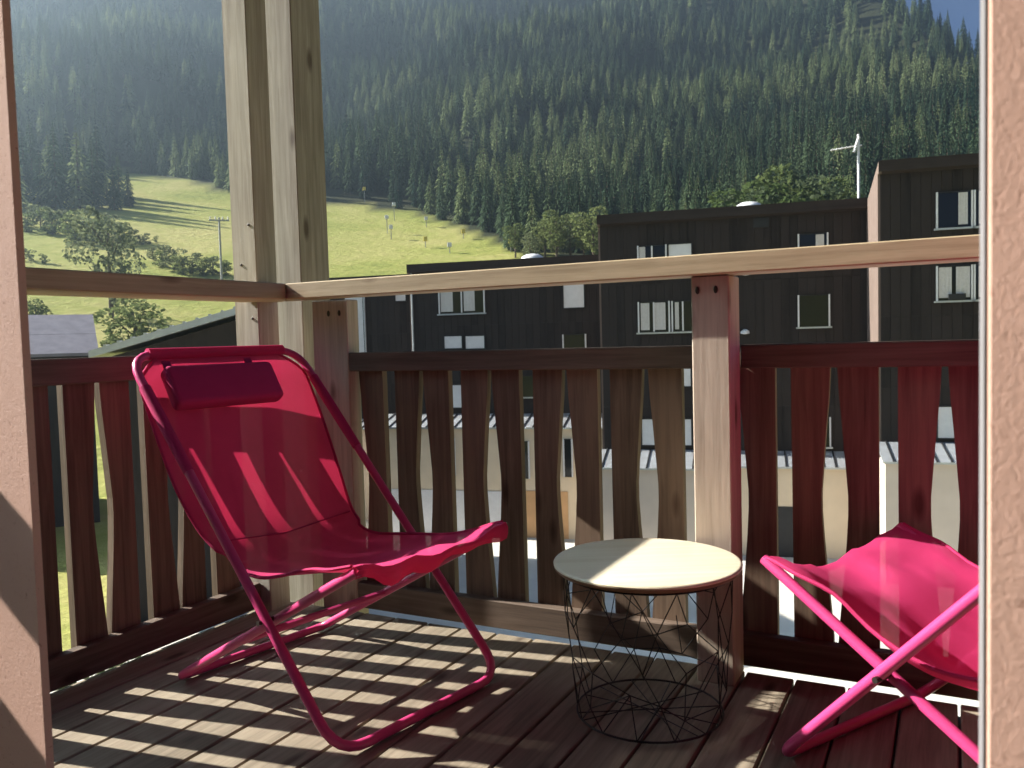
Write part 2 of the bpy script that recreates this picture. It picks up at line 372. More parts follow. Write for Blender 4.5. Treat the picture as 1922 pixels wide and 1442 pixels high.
# front balustrade (runs along x)
fb = empty('balustrade', (-0.3, 2.25, 0), label='long slatted balustrade running behind the round table and chairs', cat='railing')
def child(o, par):
    o.parent = par; o.matrix_parent_inverse = par.matrix_world.inverted() if False else Matrix.Translation(-Vector(par.location)); return o
for k in range(-1, 12):
    S = -1.637 + 0.25 * k
    for (me_, xo) in ((sl_a, S), (sl_b, S + 0.25)):
        cx = xo + (0.07 if me_ is sl_a else -0.07)
        if cx < -1.79 or cx > 1.15: continue
        o = link('slat', me_, loc=(xo + rng.uniform(-.002, .002), 2.2755 + rng.uniform(0, .002), rng.uniform(-.003, .003)), rot=(0, R(rng.uniform(-.25, .25)), 0)); child(o, fb)
child(MB().bbox(-1.7695, -0.5855, 2.237, 2.275, 0.806, 0.868, 0.003, 1).build('mid_rail', M['rail_x']), fb)
child(MB().bbox(-0.4895, 1.2, 2.237, 2.275, 0.806, 0.868, 0.003, 1).build('mid_rail', M['rail_x']), fb)
child(MB().bbox(-1.7695, 1.2, 2.2385, 2.275, 0.013, 0.098, 0.003, 1).build('bottom_rail', M['rail_x']), fb)
po = child(MB().bbox(-0.585, -0.490, 2.12, 2.236, 0.001, 1.044, 0.003, 1).build('post', M['post']), fb)
hp = child(MB().bbox(-1.917, -1.770, 2.237, 2.30, -0.15, 1.044, 0.003, 1).build('post', M['post']), fb)
for (xx, yy, zz, par) in ((-0.568, 2.1195, 1.008, po), (-0.522, 2.1195, 1.008, po), (-1.845, 2.2365, 1.0, hp), (-1.80, 2.2365, 1.0, hp)):
    s_ = link('screw', screw_me, loc=(xx, yy, zz), rot=(R(90), 0, 0), scale=(1.2, 2.2, 1)); s_.parent = par; s_.matrix_parent_inverse = Matrix.Translation(-Vector(fb.location))
    s_.parent = par
def poly_z(pts, z0, z1, b=0.003):
    bm = bmesh.new(); bot = [bm.verts.new((p[0], p[1], z0)) for p in pts]; f = bm.faces.new(bot)
    e = bmesh.ops.extrude_face_region(bm, geom=[f]); bmesh.ops.translate(bm, verts=[v for v in e['geom'] if isinstance(v, bmesh.types.BMVert)], vec=(0, 0, z1 - z0))
    bmesh.ops.recalc_face_normals(bm, faces=bm.faces)
    bmesh.ops.bevel(bm, geom=list(bm.edges), offset=b, segments=1, affect='EDGES', profile=0.6)
    return MB().bm(bm)
child(poly_z([(-1.8845, 2.08), (1.2, 2.08), (1.2, 2.19), (-1.9945, 2.19)], 1.0445, 1.095).build('handrail', M['hand_x']), fb)
# side balustrade (runs along y)
sb = empty('balustrade', (-2.1, 0.8, 0), label='slatted side balustrade meeting the stucco wall behind the reclined chair', cat='railing')
for k in range(-9, 4):
    S = 1.439 + 0.251 * k
    for (me_, yo) in ((sl_a, S), (sl_b, S + 0.251)):
        cy = yo + (0.07 if me_ is sl_a else -0.07)
        if cy > 2.09 or cy < -0.6: continue
        o = link('slat', me_, loc=(-2.1205 - rng.uniform(0, .002), yo + rng.uniform(-.002, .002), rng.uniform(-.003, .003)), rot=(0, 0, R(90))); child(o, sb)
child(MB().bbox(-2.12, -2.083, -0.7, 2.119, 0.81, 0.88, 0.003, 1).build('mid_rail', M['rail_y']), sb)
child(MB().bbox(-2.12, -2.083, -0.7, 2.119, 0.012, 0.095, 0.003, 1).build('bottom_rail', M['rail_y']), sb)
child(MB().bbox(-2.082, -1.97, 0.3, 0.4, 0.001, 1.044, 0.003, 1).build('post', M['post']), sb)
child(poly_z([(-1.885, -0.7), (-1.885, 2.08), (-1.995, 2.19), (-2.042, 2.19), (-2.042, 2.118), (-2.09, 2.118), (-2.09, -0.7)], 1.0445, 1.095).build('handrail', M['hand_y']), sb)

# ------------------------------------------------------------------ pink folding lounge chairs
def rounded(pts, rad, n=6):
    pts = [Vector(p) for p in pts]; out = [pts[0]]
    for a, b, c in zip(pts, pts[1:], pts[2:]):
        u = (a - b).normalized(); v = (c - b).normalized(); A = b + u * rad; C = b + v * rad
        for k in range(n + 1):
            t = k / n; out.append(A * (1 - t) ** 2 + b * 2 * t * (1 - t) + C * t * t)
    out.append(pts[-1]); return out
def catmull(pts, n):
    P = [Vector(p) for p in pts]; P = [P[0] * 2 - P[1]] + P + [P[-1] * 2 - P[-2]]; out = []
    for i in range(1, len(P) - 2):
        for k in range(n):
            t = k / n; a, b, c, d = P[i - 1:i + 3]
            out.append(0.5 * ((2 * b) + (c - a) * t + (2 * a - 5 * b + 4 * c - d) * t * t + (3 * b - a - 3 * c + d) * t ** 3))
    out.append(P[-2]); return out
SLING = [(-0.808, 0.872), (-0.75, 0.768), (-0.67, 0.622), (-0.60, 0.500), (-0.53, 0.402), (-0.44, 0.355), (-0.34, 0.348), (-0.20, 0.365), (-0.07, 0.395), (0.04, 0.425)]
def chair(loc, rz, label, sag, drop, fsag, flap, crump, seed):
    W = 0.55
    t = empty('folding_lounge_chair', loc, rz, label, 'chair', 'pink folding lounge chairs on the deck')
    h = W / 2; r = 0.0118
    # frame A: foot bar at the front, rising to the top bar of the back
    top = (-0.815, 0.882)
    ringA = [(-0.0, 0, r), (0.0, h, r), (top[0], h, top[1]), (top[0], -h, top[1]), (0.0, -h, r), (0.0, -0.0, r)]
    MB().tube(rounded(ringA, 0.085), r, 10).build('back_frame', M['tube'], t, smooth=True)
    hb = h - 0.032
    ringB = [(0.05, hb, 0.416), (-0.70, hb, r), (-0.70, -hb, r), (0.05, -hb, 0.416)]
    MB().tube(rounded(ringB, 0.045), r, 10).build('seat_frame', M['tube'], t, smooth=True)
    for s in (-1, 1):        # pivots where the two frames cross
        MB().tube([(-0.243, s * (hb - 0.016), 0.262), (-0.243, s * (h + 0.02), 0.262)], 0.006, 8).build('pivot', M['screw'], t, smooth=True)
    MB().tube([(-0.40, -hb, 0.172), (-0.40, hb, 0.172)], 0.0105, 8).build('cross_bar', M['tube'], t, smooth=True)
    # sling
    prof = catmull([(a, 0, b - drop * math.exp(-((a + 0.36) / 0.17) ** 2)) for a, b in SLING], 5); N = len(prof); K = 20
    rg = random.Random(seed); ph = [rg.uniform(0, 6) for _ in range(6)]
    vs = []; fs = []
    for i, p in enumerate(prof):
        q = i / (N - 1)
        wd = h - 0.004 - (0.07 * (1 - q / 0.09) ** 2 if q < 0.09 else 0)
        if q > 0.5: wd = h - 0.018
        sg = sag * (0.25 + 0.75 * math.exp(-((q - 0.62) / 0.22) ** 2)) * min(1, q / 0.05) + fsag * sm(0.75, 1.0, q)
        tg = (prof[min(i + 1, N - 1)] - prof[max(i - 1, 0)]).normalized(); nn = Vector((tg.z, 0, -tg.x))
        if nn.z > 0: nn = -nn
        for k in range(K + 1):
            u = 2 * k / K - 1
            d = sg * (1 - abs(u) ** 1.7)
            d += 0.006 * math.sin(5 * u + ph[0] + 6 * q) * math.sin(9 * q + ph[1]) + 0.004 * math.sin(11 * u * q + ph[2]) * sm(0.45, 0.7, q)
            d += crump * (noise.noise(Vector((u * 2.2 + ph[0], q * 6.0, ph[1]))) + 0.6 * noise.noise(Vector((u * 5 - q * 7, q * 9 + u * 3, ph[2])))) * sm(0.4, 0.6, q)
            ws = wd - 0.035 * math.exp(-((q - 0.52) / 0.18) ** 2) - 0.012 * math.sin(16 * q + ph[3]) ** 2 * sm(0.4, 0.7, q)
            vs.append((p + nn * d) + Vector((0, u * ws, 0.004 * math.sin(21 * q + ph[4] + (2 if u > 0 else 0)) * abs(u) ** 3)))
    for i in range(N - 1):
        for k in range(K):
            a = i * (K + 1) + k; fs.append((a, a + 1, a + K + 2, a + K + 1))
    # the front hem folds over the bar and hangs a little
    base = (N - 1) * (K + 1); prev = base
    for j, (dx, dz) in enumerate(((0.016, 0.002), (0.024, -0.014), (0.022, -0.035), (0.014, -0.055))):
        st = len(vs)
        for k in range(K + 1):
            u = 2 * k / K - 1; b = vs[base + k]
            wv = 0.006 * math.sin(7 * u + ph[5]) * j / 3 + 0.014 * (1 - u * u) * (-j / 3)
            vs.append(Vector((b[0] + dx * (0.4 + 0.6 * flap) + wv * flap, b[1], b[2] + dz * flap * (1 + 0.35 * math.sin(4 * u + ph[1])) + 0.004 * math.sin(13 * u) * (j > 1))))
        for k in range(K): fs.append((prev + k, prev + k + 1, st + k + 1, st + k))
        prev = st
    sl = MB().add(vs, fs).build('sling', M['fabric'], t, smooth=True)
    # hems along both edges
    for e in (0, K):
        MB().tube([Vector(vs[i * (K + 1) + e]) for i in range(N)], 0.0045, 6).build('hem', M['fabric'], sl, smooth=True)
    MB().tube([(top[0], y * (h - 0.055), top[1]) for y in (-1, -0.5, 0, 0.5, 1)], 0.0175, 10).build('sleeve', M['fabric'], sl, smooth=True)
    MB().tube([(-0.53, -h * 0.84, 0.402 - drop * .3 - sag * 0.1), (-0.53, 0, 0.402 - drop * .3 - sag * 0.75), (-0.53, h * 0.84, 0.402 - drop * .3 - sag * 0.1)], 0.002, 6).build('seam', M['pad'], sl, smooth=True)
    for s in (-1, 1):         # cloth sleeves over the upper side tubes
        MB().tube([(top[0] * f_, s * h, r + (top[1] - r) * f_) for f_ in (0.90, 0.82, 0.74, 0.66)], [0.0145, 0.015, 0.0145, 0.0135], 10).build('sleeve', M['pad'], sl, smooth=True)
    # head cushion hanging over the top of the back
    bm = bmesh.new(); d = Vector((-0.07, 0, 0.107)).normalized(); nrm = Vector((d.z, 0, -d.x))
    c = Vector((-0.745, -0.045, 0.775)) + nrm * 0.026
    mt = Matrix(((d.x, 0, nrm.x, c.x), (0, 1, 0, c.y), (d.z, 0, nrm.z, c.z), (0, 0, 0, 1)))
    bmesh.ops.create_cube(bm, size=1.0, matrix=mt @ Matrix.Diagonal((0.125, 0.34, 0.048, 1)))
    bmesh.ops.bevel(bm, geom=list(bm.edges), offset=0.016, segments=3, affect='EDGES', profile=0.55)
    pil = MB().bm(bm).build('head_cushion', M['pad'], t, smooth=True)
    for s in (-1, 1):
        MB().box(-0.006, 0.006, -0.012, 0.012, 0, 0.07).build('strap', M['pad'], pil, loc=(-0.770, s * 0.13 - 0.045, 0.80), rot=(0, math.atan2(d.x, d.z), 0))
    return t
chair((-1.115, 1.66, 0.002), math.atan2(-0.195, 0.98), 'pink folding lounge chair standing in shade before the corner posts', 0.03, 0.0, 0.012, 0.6, 0.006, 3)
chair((-0.19, 2.005, 0.002), R(150.5), 'sunlit pink folding lounge chair half hidden by the right stucco wall', 0.10, 0.055, 0.035, 0.3, 0.017, 8)

# ------------------------------------------------------------------ round wire side table
tb = empty('side_table', (-0.64, 1.895, 0.002), R(30), 'low round side table with pale top on black wire basket', 'table')
top = MB().lathe([(0.205, 0.349), (0.214, 0.351), (0.219, 0.356), (0.2195, 0.360)], 64).build('rim', M['top_edge'], tb, smooth=True)
MB().lathe([(0.2195, 0.3605), (0.220, 0.364), (0.218, 0.3668), (0.213, 0.368)], 64).build('table_top', M['top'], tb, smooth=True)
rg = random.Random(11)
rows = [(0.008, 0.172), (0.085, 0.180), (0.17, 0.187), (0.26, 0.195), (0.345, 0.200)]
pts = []
for i, (z, rr) in enumerate(rows):
    n_ = 13; g = []
    for k in range(n_):
        a = 2 * math.pi * (k + 0.5 * (i % 2) + (rg.uniform(-.38, .38) if 0 < i < 4 else 0)) / n_
        zz = z + (rg.uniform(-.03, .03) if 0 < i < 4 else 0)
        g.append((a, zz, rr))
    pts.append(g)
def cyl(p): return Vector((p[2] * math.cos(p[0]), p[2] * math.sin(p[0]), p[1]))
bk = MB()
for i in range(len(rows)):
    g = pts[i]; n_ = len(g)
    if i in (0, 4):
        z, rr = rows[i]; bk.tube([cyl((2 * math.pi * k / 40, z, rr)) for k in range(40)], 0.0026, 6, closed=True)
    if i < 4:
        for k in range(n_):
            q = pts[i + 1]
            for j in (k, (k + (1 if i % 2 else -1)) % n_):
                if rg.random() < 0.86: bk.tube([cyl(g[k]), cyl(q[j])], 0.0014, 5)
    if 0 < i < 4:
        for k in range(n_):
            if rg.random() < 0.6: bk.tube([cyl(g[k]), cyl(g[(k + 1) % n_])], 0.0014, 5)
bk.build('wire_basket', M['black_wire'], tb, smooth=True)
fl = MB()
for k in range(6):
    a = math.pi * k / 6 + rg.uniform(-.1, .1); fl.tube([cyl((a, 0.008, 0.172)), cyl((a + math.pi + rg.uniform(-.3, .3), 0.008, 0.172))], 0.0014, 5)
fl.build('basket_floor', M['black_wire'], tb, smooth=True)

# ------------------------------------------------------------------ yard and the stepped timber apartment houses
TH = R(12.2); EA = Vector((math.cos(TH), math.sin(TH), 0)); ED = Vector((-math.sin(TH), math.cos(TH), 0))
def AD(a, d, z=0.0): return EA * a + ED * d + Vector((0, 0, z))
GZ = -7.3
yd = MB().add([AD(-17, 9), AD(14, 9), AD(14, 36), AD(-17, 36)], [(0, 1, 2, 3)]).build('yard', M['yard'], loc=(0, 0, GZ + 0.006)); tag(yd, kind='structure')

def window(par, a0, a1, z0, z1, y, panes=2, curtain=(), shutter=False, sill=True, blank=False):
    """window proud of the wall; y is the outer wall face (towards the viewer is -y)"""
    f = 0.055; fr = MB(); d0, d1 = y - 0.07, y - 0.001
    if not blank:
        fr.box(a0, a0 + f, d0, d1, z0, z1); fr.box(a1 - f, a1, d0, d1, z0, z1)
        fr.box(a0 + f, a1 - f, d0 + .002, d1, z1 - f * .5, z1 - .002, 1); fr.box(a0 + f, a1 - f, d0 + .002, d1, z0 + .002, z0 + f * .5, 1)
        w_ = (a1 - a0 - 2 * f) / panes
        for k in range(1, panes): fr.box(a0 + f + k * w_ - f / 2, a0 + f + k * w_ + f / 2, d0 + .004, d1, z0 + f * .5, z1 - f * .5)
    else:
        fr.box(a0 - .04, a0, d0, d1, z0 - .04, z1 + .04, 1); fr.box(a1, a1 + .04, d0, d1, z0 - .04, z1 + .04, 1)
        fr.box(a0, a1, d0, d1, z1, z1 + .04, 1); fr.box(a0, a1, d0, d1, z0 - .04, z0, 1)
    wn = fr.build('window', [M['white'], M['dark']], par)
    if blank:
        MB().box(a0, a1, y - 0.05, y - 0.002, z0, z1).build('shutter', M['white'], wn); return wn
    for k in range(panes):
        MB().box(a0 + f + k * w_ + f / 2 * (k > 0), a0 + f + (k + 1) * w_ - f / 2 * (k < panes - 1), y - 0.03, y - 0.003, z0 + f * .5, z1 - f * .5).build('pane', M['glass'], wn)
    for (c0, c1) in curtain:
        n_ = 7; cm = MB(); lo, hi = a0 + f + c0 * (a1 - a0 - 2 * f), a0 + f + c1 * (a1 - a0 - 2 * f)
        vs_ = []; 
        for i in range(n_ + 1):
            xx = lo + (hi - lo) * i / n_; yy = y - 0.036 - 0.006 * (i % 2)
            vs_ += [(xx, yy, z0 + .09), (xx, yy, z1 - .05)]
        cm.add(vs_, [(2 * i, 2 * i + 2, 2 * i + 3, 2 * i + 1) for i in range(n_)]); cm.build('curtain', M['curtain'], wn)
    if sill: MB().box(a0 - .06, a1 + .06, y - 0.13, y - 0.002, z0 - .06, z0 - .003).build('sill', M['metal'], wn)
    return wn
def house(label, D, a0, a1, ztop, zclad, depth, fall, base, boards=True):
    """one block of the terrace; base = (front depth, top z of wall, a0, a1, material)"""
    rt = empty('apartment_house', AD(a0, D, GZ), TH, label, 'building', 'stepped dark timber apartment houses')
    def Z(z): return z - GZ
    L = a1 - a0
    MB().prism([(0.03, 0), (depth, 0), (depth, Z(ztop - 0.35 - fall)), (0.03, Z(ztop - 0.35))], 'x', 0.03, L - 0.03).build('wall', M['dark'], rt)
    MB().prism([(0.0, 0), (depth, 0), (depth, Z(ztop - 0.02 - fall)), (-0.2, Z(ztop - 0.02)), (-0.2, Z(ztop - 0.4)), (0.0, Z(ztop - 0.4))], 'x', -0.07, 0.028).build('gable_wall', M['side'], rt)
    rfm = MB().prism([(-0.22, Z(ztop - 0.34)), (depth + .2, Z(ztop - 0.34 - fall)), (depth + .2, Z(ztop - fall - .1)), (-0.22, Z(ztop))], 'x', 0.03, L + 0.02)
    rr_ = rfm.build('roof', M['clad_y'], rt)
    MB().prism([(-0.245, Z(ztop) - .34), (-0.222, Z(ztop) - .34), (-0.222, Z(ztop) + .015), (-0.245, Z(ztop) + .015)], 'x', -0.072, L + 0.02).build('fascia', M['clad_y'], rr_)
    if boards:
        bw = 0.30; n_ = int(L / bw); bw = L / n_
        tiers = []; z = ztop - 0.36
        while z > zclad + 0.5: tiers.append((max(zclad, z - 2.35), z)); z -= 2.36
        for (b0, b1) in tiers:
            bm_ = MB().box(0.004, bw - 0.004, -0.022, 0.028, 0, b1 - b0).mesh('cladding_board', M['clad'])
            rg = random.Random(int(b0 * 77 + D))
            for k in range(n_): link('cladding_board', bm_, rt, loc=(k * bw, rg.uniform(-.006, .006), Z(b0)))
    for (bd, bz, b0, b1, mat, rise) in base:
        bd -= D; b0 -= a0; b1 -= a0
        lw = MB().box(b0, b1, bd, 0.02, 0, Z(bz)).build('lower_wall', M[mat], rt)
        lr = MB().prism([(bd - .15, Z(bz) + .003), (-0.03, Z(bz) + rise), (-0.03, Z(bz) + rise + .07), (bd - .15, Z(bz) + .073)], 'x', b0 - .08, b1 + .05).build('lean_to_roof', M['metal'], rt)
        k = b0 + 0.2
        sm_ = MB(); sl_ = (rise) / (-0.03 - bd + .15)
        while k < b1:
            sm_.prism([(bd - .15, Z(bz) + .074), (-0.03, Z(bz) + rise + .071), (-0.03, Z(bz) + rise + .11), (bd - .15, Z(bz) + .114)], 'x', k, k + 0.05); k += 0.42
        sm_.build('seam_strip', M['dark'], lr)
    def W(a, b, z0, z1, y=None, **k): return window(rt, a - a0, b - a0, Z(z0), Z(z1), -0.022 if y is None else y - D, **k)
    return rt, W

# left block
rt, W = house('dark timber apartment block, lowest of the row, with cream walls below', 35.0, -14.05, -5.2, 4.24, -2.45, 9, 2.6,
              [(33.4, -2.80, -15.2, -5.45, 'cream', 0.42)])
W(-12.75, -10.65, 2.05, 3.30, panes=2, curtain=((0.02, 0.3), (0.55, 0.8)))
W(-12.53, -11.74, 0.55, 1.07, blank=True); W(-11.56, -10.72, 0.52, 1.05, blank=True)
W(-7.19, -6.33, 2.12, 3.13, blank=True); W(-7.29, -6.28, 0.25, 1.01, panes=1)
W(-12.40, -11.75, -2.04, -1.06, blank=True); W(-9.4, -8.4, -1.6, -0.7, panes=1)
for (a, b, z0, z1) in ((-12.0, -11.65, -4.75, -3.2), (-9.0, -8.45, -4.85, -3.3), (-7.05, -6.65, -4.75, -3.2)): W(a, b, z0, z1, y=33.4, panes=1, sill=False)
MB().box(5.0, 7.15, -1.625, -1.602, 0.0, 1.95).build('orange_panel', M['orange'], rt)
MB().box(-1.0, 5.0 - .003, -1.63, -1.602, 0.0, 1.9).build('pale_panel', M['white'], rt)
MB().lathe([(0.55, -0.35), (0.55, 0.0), (0.47, 0.13), (0.30, 0.23), (0.08, 0.27)], 20).build('skylight_dome', M['white'], rt, loc=(5.35, 0.8, 11.56), smooth=True)
MB().tube([(0.06, -0.08, 0.2), (0.06, -0.08, 11.2)], 0.045, 8).build('downpipe', M['metal'], rt, smooth=True)
# middle block
rt, W = house('dark timber apartment block in the middle, behind the round table', 33.0, -5.3, 4.45, 5.55, -3.77, 9, 3.0,
              [(31.6, -4.12, -5.4, -1.75, 'greige', 0.5), (31.9, -4.05, -1.7, 4.38, 'cream', 0.42)])
W(-3.86, -2.74, 3.15, 4.32, panes=2, curtain=((0.02, 0.25),)); W(-2.66, -1.82, 3.20, 4.30, blank=True)
W(-3.88, -2.66, 0.99, 2.17, panes=2, curtain=((0.05, 0.35), (0.5, 0.9))); W(-2.60, -1.75, 0.99, 2.16, panes=2, curtain=((0.1, 0.3),))
W(2.0, 3.06, 3.2, 4.43, panes=1, curtain=((0.6, 0.9),)); W(1.98, 3.1, 1.03, 2.2, panes=1)
W(-2.75, -1.92, -1.1, -0.38, blank=True); W(-2.75, -1.93, -3.37, -2.37, blank=True); W(-3.8, -3.15, -3.37, -2.37, blank=True)
W(2.05, 3.1, -3.4, -2.3, panes=1); W(-0.3, 0.4, -1.3, -0.3, panes=1)
MB().box(5.75, 6.3, -0.05, -0.03, 12.05, 12.4).build('vent', M['dark'], rt)
MB().box(6.1, 7.2, -1.13, -1.102, 0.0, 1.85).build('dark_door', M['dark'], rt)
for (x_, z_) in ((5.45, 10.3), (5.40, 8.12)):
    MB().lathe([(0.05, 0), (0.17, 0.03), (0.15, 0.12), (0.04, 0.19)], 12).build('wall_lamp', M['white'], rt, loc=(x_, -0.19, z_), smooth=True)
DOME = [(0.55, -0.35), (0.55, 0.0), (0.47, 0.13), (0.30, 0.23), (0.08, 0.27)]
MB().lathe(DOME, 20).build('skylight_dome', M['white'], rt, loc=(5.6, 0.7, 12.86), smooth=True)
# right block
rt, W = house('tall dark timber apartment block at right with pale sunlit gable side', 30.4, 4.43, 11.5, 6.35, -3.12, 10, 3.4,
              [(29.0, -3.40, 4.35, 11.4, 'greige', 0.45)])
for (z0, z1, cu) in ((4.08, 5.24, ((0.62, 0.9),)), (1.74, 2.87, ((0.03, 0.42), (0.55, 0.97)))):
    W(6.10, 7.18, z0, z1, panes=1, curtain=cu); W(7.20, 8.3, z0, z1, panes=1, curtain=((0.1, 0.5),))
fb_ = MB().box(6.45 - 4.43, 6.95 - 4.43, -0.20, -0.095, 1.755 - GZ, 1.95 - GZ).build('flower_box', M['dark'], rt)
W(6.15, 6.75, -2.74, -1.72, blank=True); W(9.3, 10.3, 4.1, 5.2, panes=1)
# far-left recessed block
rt, W = house('dark timber apartment block set back behind the corner posts, with pale panel', 37.0, -20.5, -14.2, 4.0, -3.0, 8, 2.2,
              [(35.6, -3.1, -20.5, -14.8, 'greige', 0.3)])
MB().box(2.3, 3.2, -0.06, -0.026, 7.6, 10.6).build('pale_panel', M['white'], rt)
MB().tube([(3.3, -0.08, 4.2), (3.3, -0.08, 10.9)], 0.05, 8).build('downpipe', M['metal'], rt, smooth=True)
W(-15.6, -15.1, 2.8, 3.2, blank=True)
# roof antenna on the middle block
p = AD(4.15, 33.4, 0)
an = empty('roof_antenna', (p.x, p.y, 4.6), TH, 'white television antenna mast standing on the dark roof', 'antenna')
MB().tube([(0, 0, 0), (0, 0, 3.35)], 0.045, 8).build('mast', M['white'], an, smooth=True)
MB().tube([(-0.95, 0, 2.85), (0.12, 0, 2.95)], 0.03, 6).build('boom', M['white'], an, smooth=True)
for k in range(6):
    x_ = -0.9 + k * 0.16; MB().tube([(x_, -0.22, 2.86 + k * .015), (x_, 0.22, 2.86 + k * .015)], 0.014, 5).build('element', M['white'], an)
MB().tube([(-0.16, 0, 2.72), (0.02, 0, 3.25)], 0.06, 6).build('reflector', M['white'], an, smooth=True)
MB().tube([(0, 0, 0.25), (0.55, -0.1, 0.25)], 0.03, 6).build('bracket', M['white'], an, smooth=True)

# ------------------------------------------------------------------ houses down on the left
def polar(az, r, z=None):
    x_, y_ = r * math.sin(R(az)), r * math.cos(R(az)); return Vector((x_, y_, terrain(x_, y_) if z is None else z))
# gable house (low dark roof edge rising to the right)
c = polar(-44.2, 27.0, GZ)
g = empty('gable_house', c, R(44.2), 'dark gabled house with grey roof edge below the side railing', 'building')
hw = 4.6; hr = 2.3
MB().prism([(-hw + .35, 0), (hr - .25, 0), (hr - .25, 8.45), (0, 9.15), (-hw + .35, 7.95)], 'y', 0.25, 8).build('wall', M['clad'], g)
for s in (-1, 1):
    he = hw if s < 0 else hr; zd = 1.32 * he / hw
    ra = MB().prism([(s * he, 9.30 - zd), (s * 0.004, 9.30), (s * 0.004, 9.50), (s * he, 9.50 - zd)], 'y', -0.25, 8.4).build('roof', M['metal'], g)
    for k in range(12 if s < 0 else 6):
        x0_ = s * (0.2 + k * 0.36); z_ = 9.50 - (abs(x0_)) * (1.32 / hw)
        MB().box(x0_ - .04, x0_ + .04, -0.26, 8.41, z_ - .02, z_ + .045).build('seam', M['metal'], ra)
for (x_, z_) in ((-2.4, 4.6), (0.2, 4.6), (-1.0, 1.6)): window(g, x_, x_ + 1.0, z_, z_ + 1.1, 0.25, panes=2)
# far house with violet-grey roof
c = polar(-56.5, 44.0, GZ)
g = empty('roofed_house', c, R(56.5), 'low house with violet grey roof at the meadow foot', 'building')
MB().box(-8, 2.1, 0.5, 6.5, 0, 8.2).build('wall', M['clad'], g)
for (y0_, y1_, z0_, z1_) in ((-0.1, 1.6, 7.95, 8.85), (1.61, 3.5, 8.86, 9.85)):
    MB().prism([(y0_, z0_), (y1_, z1_), (y1_, z1_ + .14), (y0_, z0_ + .14)], 'x', -8.4, 2.4).build('roof', M['violet_roof'], g)
MB().prism([(3.51, 9.83), (7.2, 7.9), (7.2, 8.04), (3.51, 9.97)], 'x', -8.4, 2.4).build('roof', M['violet_roof'], g)
MB().prism([(0.5, 8.2), (6.5, 8.2), (3.5, 9.75)], 'x', 1.6, 2.09).build('gable_wall', M['clad'], g)
MB().box(-1.0, 0.2, 0.35, 0.498, 4.5, 6.0).build('window', M['glass'], g)

# ------------------------------------------------------------------ trees
def conifer(seed, lev=28, per=11, wide=0.17, fine=1):
    rg = random.Random(seed); c = MB()
    for i in range(lev):
        t = (i + rg.uniform(-.3, .3)) / lev; t = max(0, t)
        z = 0.07 + 0.91 * t; rad = wide * ((1 - t) ** 0.85) * rg.uniform(0.8, 1.15) + 0.006
        if t < 0.12: rad *= 0.75 + 2 * t
        for k in range(per):
            a = 2 * math.pi * (k + rg.uniform(-.4, .4)) / per + i * 2.4; L = rad * rg.uniform(0.65, 1.2)
            ca, sa = math.cos(a), math.sin(a); dr = L * rg.uniform(0.25, 0.6); up = L * 0.12
            def P(f, side, dz=0.0): return (ca * f * L - sa * side, sa * f * L + ca * side, z + up * f * (1 - f) * 4 - dr * f * f + dz)
            wv = L * rg.uniform(0.13, 0.24)
            c.add([P(0.0, 0), P(0.35, wv, -.012), P(0.42, 0, .004), P(0.35, -wv, -.012), P(0.72, wv * .8, -.015), P(0.78, 0, .002), P(0.72, -wv * .8, -.015), P(1.05, 0, -.004)],
                  [(0, 1, 2), (0, 2, 3), (2, 4, 5), (2, 5, 6), (4, 7, 5), (5, 7, 6)])
    # leader
    c.add([(0, .004, .95), (.004, -.002, .95), (-.004, -.002, .95), (0, 0, 1.03)], [(0, 1, 3), (1, 2, 3), (2, 0, 3)])
    tr = MB().tube([(0, 0, -0.03), (0, 0, 0.3), (0, 0, 0.92)], [0.014, 0.011, 0.003], 6)
    return c, tr
def broadleaf(seed, n=900, wx=0.36, z0=0.18, leaf=0.03, lobes=9):
    rg = random.Random(seed); c = MB(); L = []
    for k in range(lobes):
        t = (k + 0.5) / lobes; z = z0 + 0.12 + (0.98 - z0 - 0.24) * t
        env = wx * math.sin(math.pi * min(0.95, max(0.12, (z - z0) / (1.04 - z0)))) ** 0.7
        a = k * 2.4 + rg.uniform(-.5, .5); d = env * rg.uniform(0.25, 0.72)
        L.append((Vector((math.cos(a) * d, math.sin(a) * d, z)), env * rg.uniform(0.42, 0.62), rg.uniform(0.09, 0.15)))
    for k in range(n):
        o, rx, rz = L[rg.randrange(lobes)]
        v = Vector((rg.gauss(0, 1), rg.gauss(0, 1), rg.gauss(0, 1))).normalized() * (rg.uniform(0.45, 1.0) ** 0.5)
        p = o + Vector((v.x * rx, v.y * rx, v.z * rz)); s = leaf * rg.uniform(0.6, 1.4)
        a = Vector((rg.gauss(0, 1), rg.gauss(0, 1), rg.gauss(0, .6))).normalized(); b = a.orthogonal().normalized(); b.rotate(Matrix.Rotation(rg.uniform(0, 6.28), 3, a))
        c.add([p - a * s, p + b * s * .6, p + a * s, p - b * s * .6], [(0, 1, 2, 3)])
    tr = MB().tube([(0, 0, -0.04), (0.01, 0, 0.25), (0, 0.01, 0.75)], [0.03, 0.022, 0.006], 7)
    for (o, rx, rz) in L: tr.tube([(0, 0, max(0.12, o.z - 0.22)), o], [0.010, 0.003], 5)
    return c, tr
def proto(name, gen, leafm):
    c, tr = gen; both = MB(); both.add(c.v, c.f, 0); both.add(tr.v, tr.f, 1)
    def mk(mb, nm, mats):
        me_ = bpy.data.meshes.new(nm); me_.from_pydata(mb.v, [], mb.f)
        for q in mats: me_.materials.append(q)
        if any(mb.m): me_.polygons.foreach_set('material_index', mb.m)
        return me_
    return mk(c, name + '_crown', [leafm]), mk(tr, name + '_trunk', [M['bark']]), mk(both, name, [leafm, M['bark']])
